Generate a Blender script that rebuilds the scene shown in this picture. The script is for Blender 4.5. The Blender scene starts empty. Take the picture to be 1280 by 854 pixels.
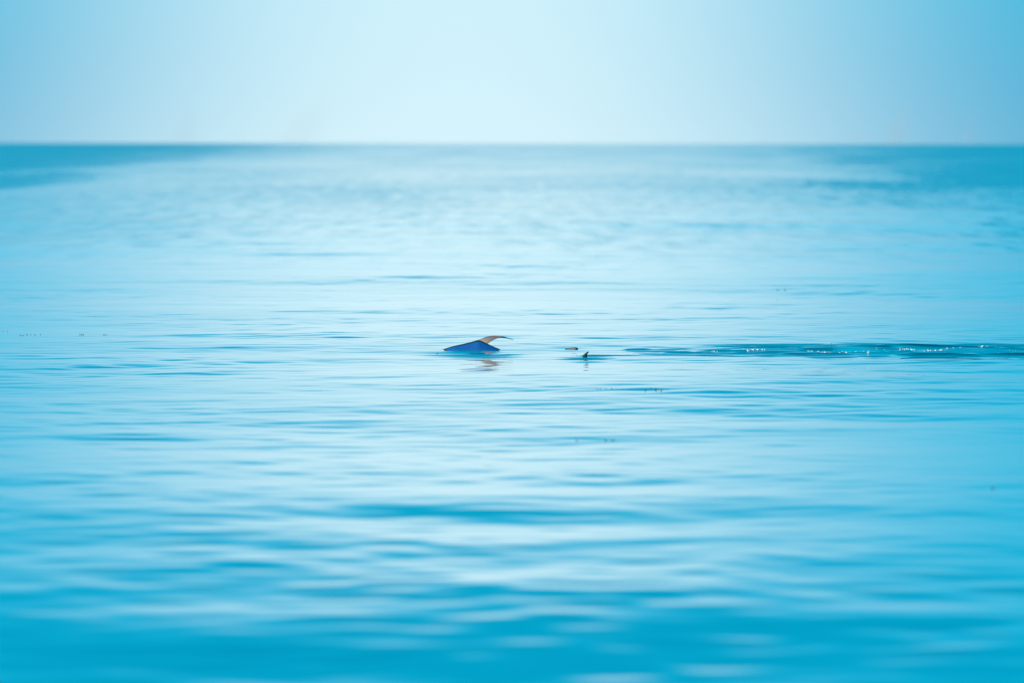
import bpy, bmesh, math, random
import numpy as np
from mathutils import Vector, noise as mnoise

sc = bpy.context.scene
col = sc.collection
R = math.radians
random.seed(7)
rng = np.random.default_rng(3)

# ------------------------------------------------------------------ camera
H = 2.57                     # eye height above the sea, metres
LENS, SENSOR = 200.0, 36.0
FPX = 1280 * LENS / SENSOR   # focal length in photograph pixels
PITCH = math.atan((427 - 180) / FPX)
cd = bpy.data.cameras.new('camera')
cam = bpy.data.objects.new('camera', cd)
col.objects.link(cam)
cam.location = (0, 0, H)
cam.rotation_euler = (math.pi / 2 - PITCH, -0.0015, 0)
cd.lens, cd.sensor_width, cd.sensor_fit = LENS, SENSOR, 'HORIZONTAL'
cd.clip_start, cd.clip_end = 0.5, 300000
cd.dof.use_dof = True
cd.dof.focus_distance = 70.5
cd.dof.aperture_fstop = 1.9
sc.camera = cam


def sea_at(px, py, z=0.0):
    """point of the mean sea level seen at photograph pixel px, py"""
    a = PITCH + math.atan((py - 427) / FPX)
    y = (H - z) / math.tan(a)
    return (px - 640) / FPX * math.hypot(y, H - z), y


# ------------------------------------------------------------------ sky, sun
SUN_EL, SUN_AZ = R(44), R(-132)
sc.view_settings.view_transform = 'Standard'
sc.view_settings.look = 'None'
sc.view_settings.exposure = 0
sc.view_settings.gamma = 1

w = bpy.data.worlds.new('World')
sc.world = w
w.use_nodes = True
nt = w.node_tree
nt.nodes.clear()


def N(tree, kind, **kw):
    n = tree.nodes.new(kind)
    for k, v in kw.items():
        setattr(n, k, v)
    return n


def M(tree, op, a, b=None, clamp=False):
    n = N(tree, 'ShaderNodeMath', operation=op, use_clamp=clamp)
    for i, v in enumerate((a, b)):
        if v is None:
            continue
        if isinstance(v, (int, float)):
            n.inputs[i].default_value = v
        else:
            tree.links.new(v, n.inputs[i])
    return n.outputs[0]


def MIX(tree, fac, a, b, blend='MIX'):
    n = N(tree, 'ShaderNodeMix', data_type='RGBA', blend_type=blend)
    for i, v in ((0, fac), (6, a), (7, b)):
        if isinstance(v, (int, float)):
            n.inputs[i].default_value = v
        elif isinstance(v, tuple):
            n.inputs[i].default_value = (*v, 1) if len(v) == 3 else v
        else:
            tree.links.new(v, n.inputs[i])
    return n.outputs[2]


sky = N(nt, 'ShaderNodeTexSky', sky_type='NISHITA', sun_disc=False, sun_elevation=SUN_EL,
        sun_rotation=SUN_AZ, air_density=1.0, dust_density=0.6, ozone_density=2.5, altitude=0)
tc = N(nt, 'ShaderNodeTexCoord')
sx = N(nt, 'ShaderNodeSeparateXYZ')
nt.links.new(tc.outputs['Generated'], sx.inputs[0])
X, Y, Z = sx.outputs
tint = MIX(nt, 1.0, sky.outputs[0], (0.02, 0.42, 0.80), 'MULTIPLY')
# clear blue of the sky by height above the horizon
ramp = N(nt, 'ShaderNodeValToRGB')
cr = ramp.color_ramp
cr.interpolation = 'EASE'
SKYRAMP = [(0.0, (0.030, 0.42, 0.71)), (0.045, (0.002, 0.515, 0.79)), (0.085, (0.0, 0.48, 0.75)), (0.125, (0.0, 0.37, 0.58)),
           (0.19, (0.0, 0.26, 0.44)), (0.45, (0.0, 0.17, 0.34)), (1.0, (0.0, 0.14, 0.33))]
cr.elements[0].position, cr.elements[0].color = 0.0, (*SKYRAMP[0][1], 1)
cr.elements[1].position, cr.elements[1].color = 1.0, (*SKYRAMP[-1][1], 1)
for p_, c_ in SKYRAMP[1:-1]:
    cr.elements.new(p_).color = (*c_, 1)
nt.links.new(Z, ramp.inputs[0])
blue = MIX(nt, 1.0, ramp.outputs[0], (10.0, 10.0, 10.0), 'MULTIPLY')
base = MIX(nt, 0.15, blue, tint)
# glow added to the sky ahead in place of lens vignette, fading sideways and upwards
front = N(nt, 'ShaderNodeMapRange', clamp=True)
nt.links.new(Y, front.inputs[0])
front.inputs[1].default_value, front.inputs[2].default_value = 0.2, 0.7


def sky_glow(cx, cz, wx, wz, px, pz):
    u = M(nt, 'POWER', M(nt, 'ABSOLUTE', M(nt, 'DIVIDE', M(nt, 'SUBTRACT', X, cx), wx)), px)
    v = M(nt, 'POWER', M(nt, 'ABSOLUTE', M(nt, 'DIVIDE', M(nt, 'SUBTRACT', Z, cz), wz)), pz)
    e = M(nt, 'EXPONENT', M(nt, 'MULTIPLY', M(nt, 'ADD', u, v), -1.0))
    return M(nt, 'MULTIPLY', e, front.outputs[0])


full = MIX(nt, sky_glow(-0.009, 0.0, 0.071, 0.077, 2.2, 4.8), base, (6.2, 8.8, 9.75))
full = MIX(nt, M(nt, 'MULTIPLY', sky_glow(-0.009, 0.0, 0.075, 0.015, 2.0, 1.2), 0.42), full, (7.4, 9.3, 9.9))
bg = N(nt, 'ShaderNodeBackground')
bg.inputs[1].default_value = 0.10
nt.links.new(full, bg.inputs[0])
wo = N(nt, 'ShaderNodeOutputWorld')
nt.links.new(bg.outputs[0], wo.inputs[0])

sl = bpy.data.lights.new('sun', 'SUN')
sl.energy, sl.angle, sl.color = 4.5, R(0.53), (1.0, 0.95, 0.87)
sun = bpy.data.objects.new('sun', sl)
col.objects.link(sun)
sd = Vector((math.sin(SUN_AZ) * math.cos(SUN_EL), math.cos(SUN_AZ) * math.cos(SUN_EL), math.sin(SUN_EL)))
sun.rotation_euler = sd.to_track_quat('Z', 'Y').to_euler()


# ------------------------------------------------------------------ helpers
def tag(o, label=None, cat=None, group=None, kind=None):
    for k, val in (('label', label), ('category', cat), ('group', group), ('kind', kind)):
        if val:
            o[k] = val
    return o


def material(name):
    m = bpy.data.materials.new(name)
    m.use_nodes = True
    t = m.node_tree
    return m, t, t.nodes['Principled BSDF']


def mesh_obj(name, verts, faces, mats, smooth=True):
    me = bpy.data.meshes.new(name)
    me.from_pydata([tuple(p) for p in verts], [], faces)
    me.update()
    for m in (mats if isinstance(mats, (list, tuple)) else [mats]):
        me.materials.append(m)
    if smooth:
        me.polygons.foreach_set('use_smooth', [True] * len(me.polygons))
    o = bpy.data.objects.new(name, me)
    col.objects.link(o)
    return o


# ------------------------------------------------------------------ the sea
def make_waves(n, lmin, lmax, slope, heading, spread):
    lam = np.exp(rng.uniform(math.log(lmin), math.log(lmax), n))
    th = heading + rng.normal(0, spread, n)
    k = 2 * math.pi / lam
    s = slope * math.sqrt(2.0 / n)
    return k * np.cos(th), k * np.sin(th), s / k, rng.uniform(0, 2 * math.pi, n), lam


# chop coming roughly along the view and a finer cross ripple
WAVES = [make_waves(44, 0.40, 1.1, 0.0110, R(85), 1.1),
         make_waves(46, 1.5, 5.0, 0.0072, R(95), 1.2),
         make_waves(26, 5.0, 13.0, 0.0054, R(85), 1.0),
         make_waves(14, 13, 45., 0.0045, R(93), 0.7)]
GUST = make_waves(12, 6, 50, 1.0, R(60), 1.2)
CHOP = make_waves(50, 0.28, 0.85, 0.17, R(88), 0.5)

# ripples of the wake: photograph x from, to, y, height (m), half depth (m), painted shade
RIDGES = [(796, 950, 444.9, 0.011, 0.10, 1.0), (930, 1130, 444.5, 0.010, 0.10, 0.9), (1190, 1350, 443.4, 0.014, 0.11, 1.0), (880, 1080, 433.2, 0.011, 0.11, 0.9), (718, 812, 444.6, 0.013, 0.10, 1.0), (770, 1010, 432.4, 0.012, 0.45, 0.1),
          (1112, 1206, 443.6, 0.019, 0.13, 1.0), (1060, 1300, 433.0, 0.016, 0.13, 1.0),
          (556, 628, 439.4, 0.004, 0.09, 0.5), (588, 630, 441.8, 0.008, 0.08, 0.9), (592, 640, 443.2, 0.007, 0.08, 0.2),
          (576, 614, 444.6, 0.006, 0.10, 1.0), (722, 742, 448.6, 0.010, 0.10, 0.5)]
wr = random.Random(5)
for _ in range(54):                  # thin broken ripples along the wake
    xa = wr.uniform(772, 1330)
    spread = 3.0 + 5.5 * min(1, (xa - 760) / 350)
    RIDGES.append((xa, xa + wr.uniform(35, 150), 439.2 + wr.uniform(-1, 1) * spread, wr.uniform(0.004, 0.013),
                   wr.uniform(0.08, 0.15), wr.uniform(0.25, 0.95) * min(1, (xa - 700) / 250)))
PLACED = None


def sea_height(x, y, dy, wake=True, dark=None):
    z = np.zeros_like(x)
    g = np.zeros_like(x)
    for kx, ky, a, p, lam in zip(*GUST):
        g += np.sin(kx * x + ky * y + p)
    g = np.clip(1.0 + 0.26 * g / math.sqrt(6), 0.25, 2.2)
    for W in WAVES:
        for kx, ky, a, p, lam in zip(*W):
            ly = 2 * math.pi / max(abs(ky), 1e-6)
            f = np.clip((ly / np.maximum(dy, 1e-6) - 2.5) / 3.5, 0, 1)
            i = np.nonzero(f > 0)[0]
            if len(i) == 0:
                continue
            z[i] += f[i] * a * np.sin(kx * x[i] + ky * y[i] + p) * (g[i] if lam < 12 else 1)
    if not wake:
        return z
    # wake
    i = np.nonzero((y > 60) & (y < 82) & (np.abs(x) < 14) & (dy < 0.3))[0]
    xi, yi = x[i], y[i]
    zi = np.zeros_like(xi)
    cy = 70.9 + 0.25 * np.sin(xi * 0.7)
    half = np.clip(0.5 + 0.33 * (xi - 1.2), 0.3, 2.0)
    m = np.exp(-((yi - cy) / half) ** 4) * np.clip((xi - 1.3) / 3.2, 0, 1)
    for (ax, ay, rx_, ry_, am) in ((-0.42, 69.3, 0.50, 1.1, 0.40), (0.88, 67.6, 0.25, 1.0, 0.26), (0.72, 70.0, 0.25, 0.7, 0.14)):
        m += am * np.exp(-((xi - ax) / rx_) ** 2 - ((yi - ay) / ry_) ** 2)
    c = np.zeros_like(xi)
    for kx, ky, a, p, lam in zip(*CHOP):
        c += a * np.sin(kx * xi * 0.4 + ky * yi + p)
    zi += m * c
    for (x0, x1, py, hh, hw, dk), (a, b, yy) in zip(RIDGES, PLACED):
        t = (xi - a) / (b - a)
        e = np.clip(t * 5, 0, 1) * np.clip((1 - t) * 4, 0, 1)
        e = e * e * (3 - 2 * e)
        ph = x0 * 0.37
        d = (yi - yy - 0.12 * np.sin(xi * 1.3 + ph) - 0.05 * np.sin(xi * 4.1 + ph)) / hw
        zi += hh * e * np.exp(-d * d) * (1 + 0.25 * np.sin(xi * 6.3 + ph))
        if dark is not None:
            dark[i] = np.maximum(dark[i], dk * e * np.exp(-((d + 0.5) * 1.3) ** 2))  # shaded near face of each ripple, put into the water colour
    z[i] += zi
    return z


def hit(px, py, wake=True):
    """point of the rippled surface seen at photograph pixel px, py"""
    z = 0.0
    for _ in range(7):
        x, y = sea_at(px, py, z)
        z = 0.5 * z + 0.5 * float(sea_height(np.array([x]), np.array([y]), np.array([0.07]), wake)[0])
    return x, y, z


PLACED = []
for (x0, x1, py, hh, hw, dk) in RIDGES:
    xm, ym, zm = hit((x0 + x1) / 2, py, False)
    PLACED.append((xm - (x1 - x0) / 2 * ym / FPX, xm + (x1 - x0) / 2 * ym / FPX, ym))


def build_sea():
    r = [0.4]
    while r[-1] < 22:
        r.append(r[-1] * 1.12)
    while r[-1] < 120000:
        d = r[-1]
        s = max(0.085, d * d / (H * FPX) / (4.6 if 75 < d < 300 else 3))
        if 65.5 < d < 75:
            s = 0.05
        r.append(d + s)
        if d > 30000:
            r.append(d * 1.5)
    r = np.array(r)
    fine = np.arange(-7.5, 7.501, 0.034)
    side = [7.5 + 0.25 * k ** 1.55 for k in range(1, 200)]
    side = np.array([q for q in side if q < 178])
    th = np.radians(np.concatenate([-side[::-1], fine, side, [180.0]]))
    nr, nc = len(r), len(th)
    rr, tt = np.meshgrid(r, th, indexing='ij')
    x = (rr * np.sin(tt)).ravel()
    y = (rr * np.cos(tt)).ravel()
    dr = np.gradient(r)
    dy = np.repeat(dr, nc)
    da = np.abs(np.gradient(th))
    da[-1] = da[-2]
    dy = np.maximum(dy, (rr * da[None, :]).ravel() * 0.8)
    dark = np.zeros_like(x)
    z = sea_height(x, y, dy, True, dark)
    co = np.empty((nr * nc + 1, 3), np.float32)
    co[:-1, 0], co[:-1, 1], co[:-1, 2] = x, y, z
    co[-1] = (0, 0, 0)
    a = np.arange(nr - 1)[:, None] * nc
    j = np.arange(nc)[None, :]
    jn = (j + 1) % nc
    q = np.stack([a + j, a + nc + j, a + nc + jn, a + jn], -1).reshape(-1, 4)[:, ::-1]
    jj = np.arange(nc)
    tri = np.stack([jj, (jj + 1) % nc, np.full(nc, nr * nc)], -1)[:, ::-1]
    me = bpy.data.meshes.new('sea')
    me.vertices.add(len(co))
    me.vertices.foreach_set('co', co.ravel())
    loops = np.concatenate([q.ravel(), tri.ravel()]).astype(np.int32)
    me.loops.add(len(loops))
    me.loops.foreach_set('vertex_index', loops)
    starts = np.concatenate([np.arange(len(q)) * 4, len(q) * 4 + np.arange(len(tri)) * 3]).astype(np.int32)
    me.polygons.add(len(starts))
    me.polygons.foreach_set('loop_start', starts)
    me.polygons.foreach_set('use_smooth', np.ones(len(starts), bool))
    me.update(calc_edges=True)
    me.validate()
    print('sea faces', len(me.polygons))
    if me.polygons[1000].normal.z < 0:
        me.flip_normals()
    at = me.attributes.new('ripple_shade', 'FLOAT', 'POINT')
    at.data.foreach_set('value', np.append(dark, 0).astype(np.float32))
    o = bpy.data.objects.new('sea', me)
    col.objects.link(o)
    return tag(o, 'calm light blue sea with soft low ripples reaching the horizon', 'sea', kind='structure')


sea_mat, t, bs = material('sea_water')
bs.inputs['Base Color'].default_value = (0.0, 0.42, 0.58, 1)
bs.inputs['IOR'].default_value = 1.333
geo = N(t, 'ShaderNodeNewGeometry')
# wind-ruffled water lies farther out, broken into patches
sep = N(t, 'ShaderNodeSeparateXYZ')
t.links.new(geo.outputs['Position'], sep.inputs[0])


def noise(scale, detail, rough_=0.55, off=0.0):
    mp = N(t, 'ShaderNodeMapping')
    mp.inputs['Scale'].default_value = (*scale, 1)
    mp.inputs['Location'].default_value = (off, off * 1.7, 0)
    t.links.new(geo.outputs['Position'], mp.inputs[0])
    nz = N(t, 'ShaderNodeTexNoise')
    nz.inputs['Scale'].default_value = 1.0
    nz.inputs['Detail'].default_value = detail
    nz.inputs['Roughness'].default_value = rough_
    t.links.new(mp.outputs[0], nz.inputs['Vector'])
    return M(t, 'SUBTRACT', nz.outputs[0], 0.5)


def ramp_(val, a, b, lo, hi):
    n = N(t, 'ShaderNodeMapRange', clamp=True, interpolation_type='SMOOTHSTEP')
    if isinstance(val, (int, float)):
        n.inputs[0].default_value = val
    else:
        t.links.new(val, n.inputs[0])
    for k, q in zip((1, 2, 3, 4), (a, b, lo, hi)):
        n.inputs[k].default_value = q
    return n.outputs[0]


PX_, PY_ = sep.outputs[0], sep.outputs[1]
n_big = noise((1 / 22, 1 / 160), 4, off=3.1)
n_mid = noise((1 / 0.9, 1 / 9), 5, 0.66, off=7.7)
rough = ramp_(PY_, 75, 240, 0.03, 0.105)
rough = M(t, 'ADD', rough, M(t, 'MULTIPLY', M(t, 'ADD', n_mid, M(t, 'MULTIPLY', n_big, 0.9)), ramp_(PY_, 75, 150, 0.0, 0.27)))
rough = M(t, 'ADD', rough, ramp_(M(t, 'ADD', PY_, M(t, 'MULTIPLY', n_big, 900)), 500, 1500, 0.0, 0.03))
rough = M(t, 'MINIMUM', rough, 0.195)
# breeze fronts to the left and to the right
wob = M(t, 'ADD', M(t, 'MULTIPLY', n_big, 0.13), M(t, 'MULTIPLY', n_mid, 0.075))
lf = M(t, 'ADD', M(t, 'DIVIDE', M(t, 'ADD', PX_, 20), PY_), wob)
rt = M(t, 'ADD', M(t, 'DIVIDE', M(t, 'SUBTRACT', PX_, 5), PY_), wob)
breeze = M(t, 'ADD', ramp_(lf, -0.058, -0.030, 0.20, 0.0), ramp_(rt, 0.043, 0.074, 0.0, 0.20))
rough = M(t, 'ADD', rough, M(t, 'MULTIPLY', breeze, ramp_(PY_, 110, 160, 0.0, 1.0)))
rough = M(t, 'MAXIMUM', rough, 0.025)
atn = N(t, 'ShaderNodeAttribute', attribute_name='ripple_shade')  # painted shade of the ripple faces, mixed into the base colour
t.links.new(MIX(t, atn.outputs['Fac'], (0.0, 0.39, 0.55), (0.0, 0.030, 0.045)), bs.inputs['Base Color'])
t.links.new(rough, bs.inputs['Roughness'])
bs.inputs['Coat Weight'].default_value = 1.0     # extra reflecting layer added to brighten the water
bs.inputs['Coat IOR'].default_value = 1.33
t.links.new(rough, bs.inputs['Coat Roughness'])
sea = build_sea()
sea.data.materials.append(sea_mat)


def water_z(x, y):
    return float(sea_height(np.array([x]), np.array([y]), np.array([0.07]))[0])


# ------------------------------------------------------------------ animals
PXM = math.hypot(sea_at(640, 437)[1], H) / FPX        # metres per pixel at the tail


def skin(name, c1, c2, rough=0.25, scale=30, coat=0.3, spec=0.5):
    m, t, b = material(name)
    tcn = N(t, 'ShaderNodeTexCoord')
    n = N(t, 'ShaderNodeTexNoise')
    n.inputs['Scale'].default_value = scale
    n.inputs['Detail'].default_value = 4
    t.links.new(tcn.outputs['Object'], n.inputs['Vector'])
    t.links.new(MIX(t, n.outputs[0], c1, c2), b.inputs['Base Color'])
    b.inputs['Roughness'].default_value = rough
    b.inputs['Specular IOR Level'].default_value = spec
    b.inputs['Coat Weight'].default_value = coat
    b.inputs['Coat Roughness'].default_value = 0.1
    bp = N(t, 'ShaderNodeBump')
    bp.inputs['Strength'].default_value = 0.15
    bp.inputs['Distance'].default_value = 0.004
    t.links.new(n.outputs[0], bp.inputs['Height'])
    t.links.new(bp.outputs[0], b.inputs['Normal'])
    return m


SKY_SHEEN = skin('sky_sheen_skin', (0.0, 0.070, 0.25), (0.0, 0.115, 0.36), 0.55, coat=0, spec=0.15)  # blue sheen of the reflected sky painted into the near lobe's colour
DARK = skin('dark_skin', (0.010, 0.020, 0.030), (0.02, 0.035, 0.05), 0.6, coat=0, spec=0.25)
TAUPE = skin('taupe_skin', (0.17, 0.115, 0.105), (0.26, 0.18, 0.155), 0.45, coat=0)
GREEN = skin('green_black_skin', (0.004, 0.030, 0.028), (0.010, 0.050, 0.042), 0.6, 60, coat=0, spec=0.2)
PALE = skin('pale_grey_skin', (0.12, 0.12, 0.10), (0.21, 0.21, 0.175), 0.5, 60, coat=0)


def fade_down(m, c_low, z0, z1):
    """paler pigment towards the root of the lobe"""
    t = m.node_tree
    b = t.nodes['Principled BSDF']
    src = b.inputs['Base Color'].links[0].from_socket
    tcn, sp = N(t, 'ShaderNodeTexCoord'), N(t, 'ShaderNodeSeparateXYZ')
    t.links.new(tcn.outputs['Object'], sp.inputs[0])
    n = N(t, 'ShaderNodeMapRange', clamp=True)
    t.links.new(sp.outputs[2], n.inputs[0])
    for k, q in zip((1, 2, 3, 4), (z0, z1, 0.0, 1.0)):
        n.inputs[k].default_value = q
    t.links.new(MIX(t, n.outputs[0], c_low, src), b.inputs['Base Color'])


fade_down(TAUPE, (0.44, 0.36, 0.27), 0.07, 0.15)


def interp(pts, x):
    return float(np.interp(x, [p[0] for p in pts], [p[1] for p in pts]))


def smooth_curve(pts, n):
    """Catmull-Rom through pts"""
    P = [np.array(p, float) for p in pts]
    P = [2 * P[0] - P[1]] + P + [2 * P[-1] - P[-2]]
    out = []
    segs = len(P) - 3
    for i in range(n + 1):
        s = min(i / n * segs, segs - 1e-9)
        k, f = int(s), s - int(s)
        a, b, c, d = P[k:k + 4]
        out.append(0.5 * (2 * b + (c - a) * f + (2 * a - 5 * b + 4 * c - d) * f * f + (3 * b - a - 3 * c + d) * f ** 3))
    return out


def build_tail():
    ox, oy, oz = hit(592, 437)
    P = lambda px, py: ((px - 598) * PXM, (437 - py) * PXM)
    bm = bmesh.new()
    # near lobe: upper rim against the water line, a rounded wedge leaning away
    rim = smooth_curve([P(552, 437.6), P(566, 433.2), P(580, 430.0), P(590, 427.5), P(598, 425.5),
                        P(605, 427.7), P(612, 431.0), P(619, 434.2), P(627, 437.4)], 56)
    nrow = 12
    fr, bk = [], []
    for i, (x, zt) in enumerate(rim):
        e = min(1, i / 10, (len(rim) - 1 - i) / 8)
        cf, cb = [], []
        for j in range(nrow):
            s = j / (nrow - 1)
            z = zt + (-0.10 - zt) * s
            dep = 0.012 * e + 0.004
            belly = -0.16 * s * (0.35 + 0.65 * e) - 0.010 * math.sin(math.pi * min(1, s * 1.4)) * e
            cf.append(bm.verts.new((x, belly - dep * math.sqrt(max(0, s * 2 if s < .5 else 1)), z)))
            cb.append(bm.verts.new((x, dep * math.sqrt(min(1, s * 2)) + 0.05 * s, z)) if j else cf[0])
        fr.append(cf)
        bk.append(cb)
    faces = []
    for i in range(len(rim) - 1):
        for j in range(nrow - 1):
            faces.append((bm.faces.new((fr[i][j], fr[i][j + 1], fr[i + 1][j + 1], fr[i + 1][j])), 1 if j < 1 else 0))
            if j == 0:
                faces.append((bm.faces.new((fr[i][0], fr[i + 1][0], bk[i + 1][1], bk[i][1])), 1))
            else:
                faces.append((bm.faces.new((bk[i][j], bk[i + 1][j], bk[i + 1][j + 1], bk[i][j + 1])), 1))
        faces.append((bm.faces.new((fr[i][-1], bk[i][-1], bk[i + 1][-1], fr[i + 1][-1])), 0))
    for c_f, c_b in ((fr[0], bk[0]), (fr[-1], bk[-1])):
        for j in range(nrow - 1):
            vs = [c_f[j], c_f[j + 1], c_b[j + 1]] + ([c_b[j]] if j else [])
            faces.append((bm.faces.new(vs), 1))
    # far lobe: grows out of the ridge, arches over and thins to a drooping tip
    up = smooth_curve([P(585, 429.6), P(593, 427.0), P(600, 424.6), P(608, 421.8), P(616, 420.4), P(623, 420.7), P(631, 421.9), P(642, 425.4)], 44)
    lo = smooth_curve([P(590, 436), P(600, 434), P(607, 431.5), P(611, 429.0), P(616, 426.0), P(622, 423.6), P(630, 423.2), P(641.8, 425.8)], 44)
    rings = []
    K = 12
    for i in range(45):
        f = i / 44
        a, b = up[i], lo[i]
        cx, cz = (a + b) / 2
        hx, hz = (a - b) / 2
        yy = 0.02 + 0.16 * f                # reaches back, away from the camera
        th = 0.012 * (1 - f) ** 0.7 + 0.0025
        ring = []
        for k in range(K):
            an = 2 * math.pi * k / K
            cth, sth = math.cos(an), math.sin(an)
            ring.append(bm.verts.new((cx + hx * cth, yy + th * sth + 0.045 * (cth - 1) * (1 - f), cz + hz * cth)))
        rings.append(ring)
    for i in range(44):
        for k in range(K):
            f = bm.faces.new((rings[i][k], rings[i][(k + 1) % K], rings[i + 1][(k + 1) % K], rings[i + 1][k]))
            top = k in (0, K - 1) and i > 16
            faces.append((f, 1 if (top or i > 34) else 2))
    faces.append((bm.faces.new(rings[0]), 2))
    faces.append((bm.faces.new(rings[-1][::-1]), 1))
    for f, mi in faces:
        f.material_index = mi
        f.smooth = True
    bmesh.ops.recalc_face_normals(bm, faces=bm.faces)
    me = bpy.data.meshes.new('tail_fluke')
    bm.to_mesh(me)
    bm.free()
    for m in (SKY_SHEEN, DARK, TAUPE):
        me.materials.append(m)
    o = bpy.data.objects.new('tail_fluke', me)
    o.location = (ox + 6 * PXM, oy, oz)
    col.objects.link(o)
    return tag(o, 'broad blue tail fluke breaking the surface, its far brown lobe curling over to the right', 'tail')


tail = build_tail()


def hump(name, px, py, prof, depth, under, mats, mat_of, n=28, rows=8):
    """rounded body: prof = [(dx px, top px above water)], half depth in m"""
    ox, oy, oz = hit(px, py)
    s = math.hypot(oy, H) / FPX
    cur = smooth_curve([(a * s, b * s) for a, b in prof], n)
    bm = bmesh.new()
    K = 14
    rings = []
    for i, (x, zt) in enumerate(cur):
        f = i / n
        e = math.sqrt(max(0.004, 1 - abs(2 * f - 1) ** 2.6))
        rings.append([bm.verts.new((x, depth * e * math.sin(2 * math.pi * k / K),
                                    (zt - under * e) / 2 + (zt + under * e) / 2 * math.cos(2 * math.pi * k / K))) for k in range(K)])
    for i in range(n):
        for k in range(K):
            f = bm.faces.new((rings[i][k], rings[i][(k + 1) % K], rings[i + 1][(k + 1) % K], rings[i + 1][k]))
            f.material_index = mat_of(i / n, k / K)
            f.smooth = True
    bm.faces.new(rings[0])
    bm.faces.new(rings[-1][::-1])
    bmesh.ops.recalc_face_normals(bm, faces=bm.faces)
    me = bpy.data.meshes.new(name)
    bm.to_mesh(me)
    bm.free()
    for m in mats:
        me.materials.append(m)
    o = bpy.data.objects.new(name, me)
    o.location = (ox, oy, oz)
    col.objects.link(o)
    return o


snout = hump('animal_snout', 714.5, 436.6, [(-8.5, 0.2), (-5, 1.2), (-1, 2.0), (3, 2.5), (6, 2.4), (8.6, 1.2)], 0.05, 0.05,
             [DARK, PALE], lambda f, k: 1 if (0.15 < f < 0.74 and 0.68 < k < 0.91) else 0)
tag(snout, 'low smooth dark hump with a pale grey side, left of the small fin', 'animal')


def build_fin():
    ox, oy, oz = hit(731.5, 446.8)
    s = math.hypot(oy, H) / FPX
    lead = smooth_curve([(-5.5, -8), (-3.6, 0), (-2.6, 3.0), (0.0, 5.4), (2.6, 7.4), (4.4, 8.4)], 24)
    trail = smooth_curve([(5.0, -8), (3.4, 0), (2.9, 2.6), (3.4, 4.4), (4.6, 6.0), (5.6, 7.6)], 24)
    bm = bmesh.new()
    K = 12
    rings = []
    for i in range(25):
        a, b = lead[i] * s * 0.9, trail[i] * s * 0.9
        c, h = (a + b) / 2, (a - b) / 2
        th = 0.016 * (1 - i / 24) ** 0.8 + 0.003
        rings.append([bm.verts.new((c[0] + h[0] * math.cos(q), th * math.sin(q), c[1] + h[1] * math.cos(q)))
                      for q in (2 * math.pi * k / K for k in range(K))])
    for i in range(24):
        for k in range(K):
            f = bm.faces.new((rings[i][k], rings[i][(k + 1) % K], rings[i + 1][(k + 1) % K], rings[i + 1][k]))
            f.smooth = True
            f.material_index = 1 if i > 18 else 0
    bm.faces.new(rings[0])
    bm.faces.new(rings[-1][::-1])
    bmesh.ops.recalc_face_normals(bm, faces=bm.faces)
    me = bpy.data.meshes.new('dorsal_fin')
    bm.to_mesh(me)
    bm.free()
    me.materials.append(GREEN)
    me.materials.append(DARK)
    o = bpy.data.objects.new('dorsal_fin', me)
    o.location = (ox, oy, oz)
    col.objects.link(o)
    return tag(o, 'small green black fin with its narrow tip swept back to the right', 'fin')


build_fin()

# ------------------------------------------------------------------ foam on the wake
foam_mat, t, b = material('white_foam')
b.inputs['Base Color'].default_value = (0.82, 0.85, 0.85, 1)
b.inputs['Roughness'].default_value = 0.6
FOAM = [(894, 438.5, 3), (934, 437.2, 3), (942, 437, 4), (951, 436.8, 4), (1027, 438.5, 5), (1034, 439.6, 7), (1044, 439, 8),
        (1062, 438.8, 5), (1070, 438.2, 6), (1080, 436.8, 5), (1090, 438.8, 5), (1096, 435.6, 8), (1104, 436.3, 4),
        (1127, 436.0, 8), (1135, 435.6, 6), (1178, 436.8, 6), (1197, 433.6, 8), (1207, 433.4, 6), (1222, 432.6, 8),
        (1231, 432.6, 6), (1249, 434, 4), (1270, 438.4, 7), (1160, 437.4, 3), (1012, 437.5, 3)]
fv, ff = [], []
for (px, py, wd) in FOAM:
    for q in range(int(wd * 1.6)):
        x, y, z = hit(px + random.gauss(0, wd * 0.9), py + random.gauss(0, 0.6))
        rx, rz = 0.004 + 0.013 * random.random() ** 2, random.uniform(0.003, 0.006)
        b0 = len(fv)
        for ring, (cr, cz) in enumerate(((1, -0.6), (0.9, 0.35), (0.5, 0.85))):
            for k in range(7):
                an = 2 * math.pi * (k + 0.5 * ring) / 7
                fv.append((x + rx * cr * math.cos(an), y + rx * 1.4 * cr * math.sin(an), z + rz * cz))
        fv.append((x, y, z + rz))
        for ring in range(2):
            for k in range(7):
                ff.append((b0 + ring * 7 + k, b0 + ring * 7 + (k + 1) % 7, b0 + ring * 7 + 7 + (k + 1) % 7, b0 + ring * 7 + 7 + k))
        for k in range(7):
            ff.append((b0 + 14 + k, b0 + 14 + (k + 1) % 7, b0 + 21))
tag(mesh_obj('sea_foam', fv, ff, foam_mat), 'thin broken line of white foam flecks on the dark wake', 'foam', kind='stuff')

# ------------------------------------------------------------------ floating scraps
WEED = skin('dark_weed', (0.035, 0.035, 0.015), (0.12, 0.095, 0.03), 0.6, 200)
OCHRE = skin('ochre_weed', (0.34, 0.20, 0.02), (0.52, 0.33, 0.03), 0.6, 200)


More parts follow.
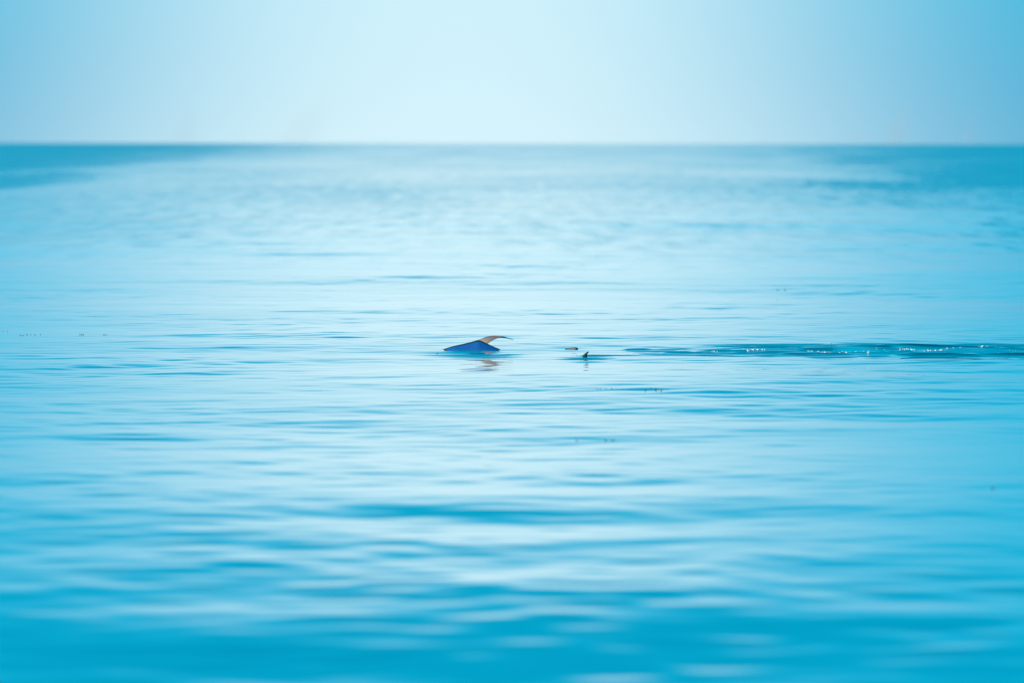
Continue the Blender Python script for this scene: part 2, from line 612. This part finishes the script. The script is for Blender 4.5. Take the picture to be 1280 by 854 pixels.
def scrap(px, py, wpx, hpx, lean, label, group=None, top=None, name='seaweed_scrap'):
    """a floating piece: a few curled blades standing a little out of the water"""
    x, y, z0 = hit(px, py + hpx / 2)
    s = math.hypot(y, H) / FPX
    W, Hh = wpx * s * 1.15, hpx * s * 0.75
    bm = bmesh.new()
    nb = max(2, int(wpx / 1.5))
    for bi in range(nb):
        u0 = ((bi + 0.5) / nb - 0.5) * W * 0.7
        hb = Hh * random.uniform(0.45, 0.85)
        ln = lean + random.uniform(-0.8, 0.8)
        yo = random.uniform(-0.01, 0.01)
        wb = W / nb * 1.05
        rg = []
        for j in range(5):
            f = j / 4
            ww = wb * (0.55 + 0.6 * f * (1 - f) * 2) * (1 - 0.45 * f)
            c = Vector((u0 + ln * W * 0.35 * f * f, yo + 0.012 * math.sin(3 * f + bi), -0.02 + (hb + 0.02) * f))
            rg.append([bm.verts.new(c + Vector((ww * 0.5 * math.cos(a), ww * 0.35 * math.sin(a), 0))) for a in (0.4, 1.97, 3.54, 5.11)])
        for j in range(4):
            for k in range(4):
                f = bm.faces.new((rg[j][k], rg[j][(k + 1) % 4], rg[j + 1][(k + 1) % 4], rg[j + 1][k]))
                f.smooth = True
                f.material_index = 1 if (top and (top == 2 or bi % 2 == 0)) else 0
        bm.faces.new(rg[0][::-1])
        bm.faces.new(rg[-1])
    me = bpy.data.meshes.new(name)
    bm.to_mesh(me)
    bm.free()
    me.materials.append(WEED)
    me.materials.append(OCHRE)
    o = bpy.data.objects.new(name, me)
    o.location = (x, y, z0)
    col.objects.link(o)
    return tag(o, label, 'seaweed', group)


FL = 'seaweed floating far left'
scrap(102, 418, 6, 3.2, 0.3, 'larger dark and ochre seaweed scrap, left one of the pair floating at far left', FL, 1)
scrap(131.5, 418, 4.5, 3.4, -0.3, 'compact dark and ochre seaweed scrap, right one of the pair floating at far left', FL, 1)
ORD = ('first', 'second', 'third', 'fourth', 'fifth', 'sixth')
for q, (px, py) in enumerate(((26, 419.6), (29, 419.8), (34, 418.8), (39, 418.8), (44, 418.9), (51, 418.7))):
    scrap(px, py, 1.9, 1.8, 0.2, 'tiny seaweed speck, %s from the left in the row near the left edge' % ORD[q], 'row of specks near the left edge')
for q, (px, py) in enumerate(((4, 414.8), (9.5, 414.8))):
    scrap(px, py, 1.8, 1.8, 0.2, 'tiny dark seaweed speck, %s of the two at the very left edge' % ('left', 'right')[q], 'specks at the left edge')
scrap(827, 485.6, 2.8, 5.2, 0.0, 'upright bright ochre seaweed bud standing on the water below the wake', None, 2, 'seaweed_bud')
scrap(819.5, 485.2, 3.2, 3.6, 1.2, 'dark seaweed sliver leaning right, just left of the ochre bud')
scrap(814, 484.2, 1.8, 2.2, 0.3, 'small dark seaweed speck, second to the left of the ochre bud')
scrap(807, 485.4, 1.9, 3.2, 0.3, 'thin grey seaweed speck farthest left in the cluster of the ochre bud')
scrap(834.5, 485.4, 1.6, 1.8, 0.2, 'faint seaweed speck just right of the ochre bud')
for q, (px, py) in enumerate(((746.5, 485.2), (750.5, 485.4), (757.5, 485.2), (765, 485))):
    scrap(px, py, 2.0, 2.0, 0.3, 'faint grey seaweed speck, %s from the left in the row of four below the fin' % ORD[q], 'row of specks below the fin')
scrap(757.5, 549, 3.6, 3.4, 0.1, 'blurred dark seaweed clump in the foreground, left of the close pair', 'blurred foreground pair')
scrap(767, 549, 3.6, 3.4, -0.1, 'blurred dark seaweed clump in the foreground, right of the close pair', 'blurred foreground pair')
scrap(721.5, 549.5, 3.5, 4, 0.1, 'faint blurred olive seaweed scrap alone to the left of the close foreground pair', None, 1)
scrap(547, 441.3, 2.2, 2.2, 0.0, 'tiny round seaweed speck just left of the blue tail fluke')
scrap(1039.2, 428, 1.8, 4.2, 0.2, 'thin upright seaweed stalk above the foamy part of the wake', None, 1, 'seaweed_stalk')
scrap(1241, 608, 4, 4, 0.2, 'blurred seaweed scrap in the foreground at the right edge')
scrap(972, 361, 2.6, 2.2, 0.2, 'faint seaweed speck beyond the wake, left one of two', 'specks beyond the wake')
scrap(981.5, 361, 2.2, 2.4, 0.2, 'faint seaweed speck beyond the wake, right one of two', 'specks beyond the wake')

# ------------------------------------------------------------------ clouds over the horizon
def cloud_material(density):
    m = bpy.data.materials.new('thin_cloud')
    m.use_nodes = True
    t = m.node_tree
    t.nodes.remove(t.nodes['Principled BSDF'])
    vol = N(t, 'ShaderNodeVolumePrincipled')
    vol.inputs['Color'].default_value = (1.0, 0.98, 0.97, 1)
    vol.inputs['Density'].default_value = density
    vol.inputs['Anisotropy'].default_value = -0.5
    t.links.new(vol.outputs[0], t.nodes['Material Output'].inputs['Volume'])
    return m


CD = 14000.0


def cloud(px0, px1, ptop, lean, label, seed, density):
    """a towering heap of cloud: broad foot below the skyline, narrow leaning head"""
    k = CD / FPX
    bm = bmesh.new()
    bmesh.ops.create_icosphere(bm, subdivisions=5, radius=1)
    w2, h = (px1 - px0) / 2 * k, (183 - ptop) * k
    for vt in bm.verts:
        p = vt.co.copy()
        n = mnoise.fractal(p * 1.6 + Vector((seed * 5.3, 0, seed)), 0.9, 2.1, 5)
        p *= 1 + 0.34 * n
        f = (p.z + 1) / 2
        r = 1.05 - 0.92 * max(0.0, f) ** 0.8
        vt.co = Vector((p.x * w2 * r + lean * k * (f - 0.4), p.y * w2 * 1.2 * r, (f - 0.12) * h))
    for f in bm.faces:
        f.smooth = True
    me = bpy.data.meshes.new('cloud')
    bm.to_mesh(me)
    bm.free()
    me.materials.append(cloud_material(density))
    o = bpy.data.objects.new('cloud', me)
    o.location = (((px0 + px1) / 2 - 640) * k, CD, 2)
    col.objects.link(o)
    return tag(o, label, 'cloud', 'thin clouds over the horizon')


cloud(202, 262, 112, 14, 'thin pale cloud leaning right over the horizon, leftmost of the four', 1, 0.001)
cloud(335, 425, 112, 46, 'broad pale cloud with a leaning top over the horizon, second from the left', 2, 0.0007)
cloud(1098, 1146, 112, 26, 'narrow pinkish cloud leaning right over the horizon at the right', 3, 0.0026)
cloud(1196, 1226, 126, 6, 'small faint cloud over the horizon, rightmost of the four', 4, 0.0026)
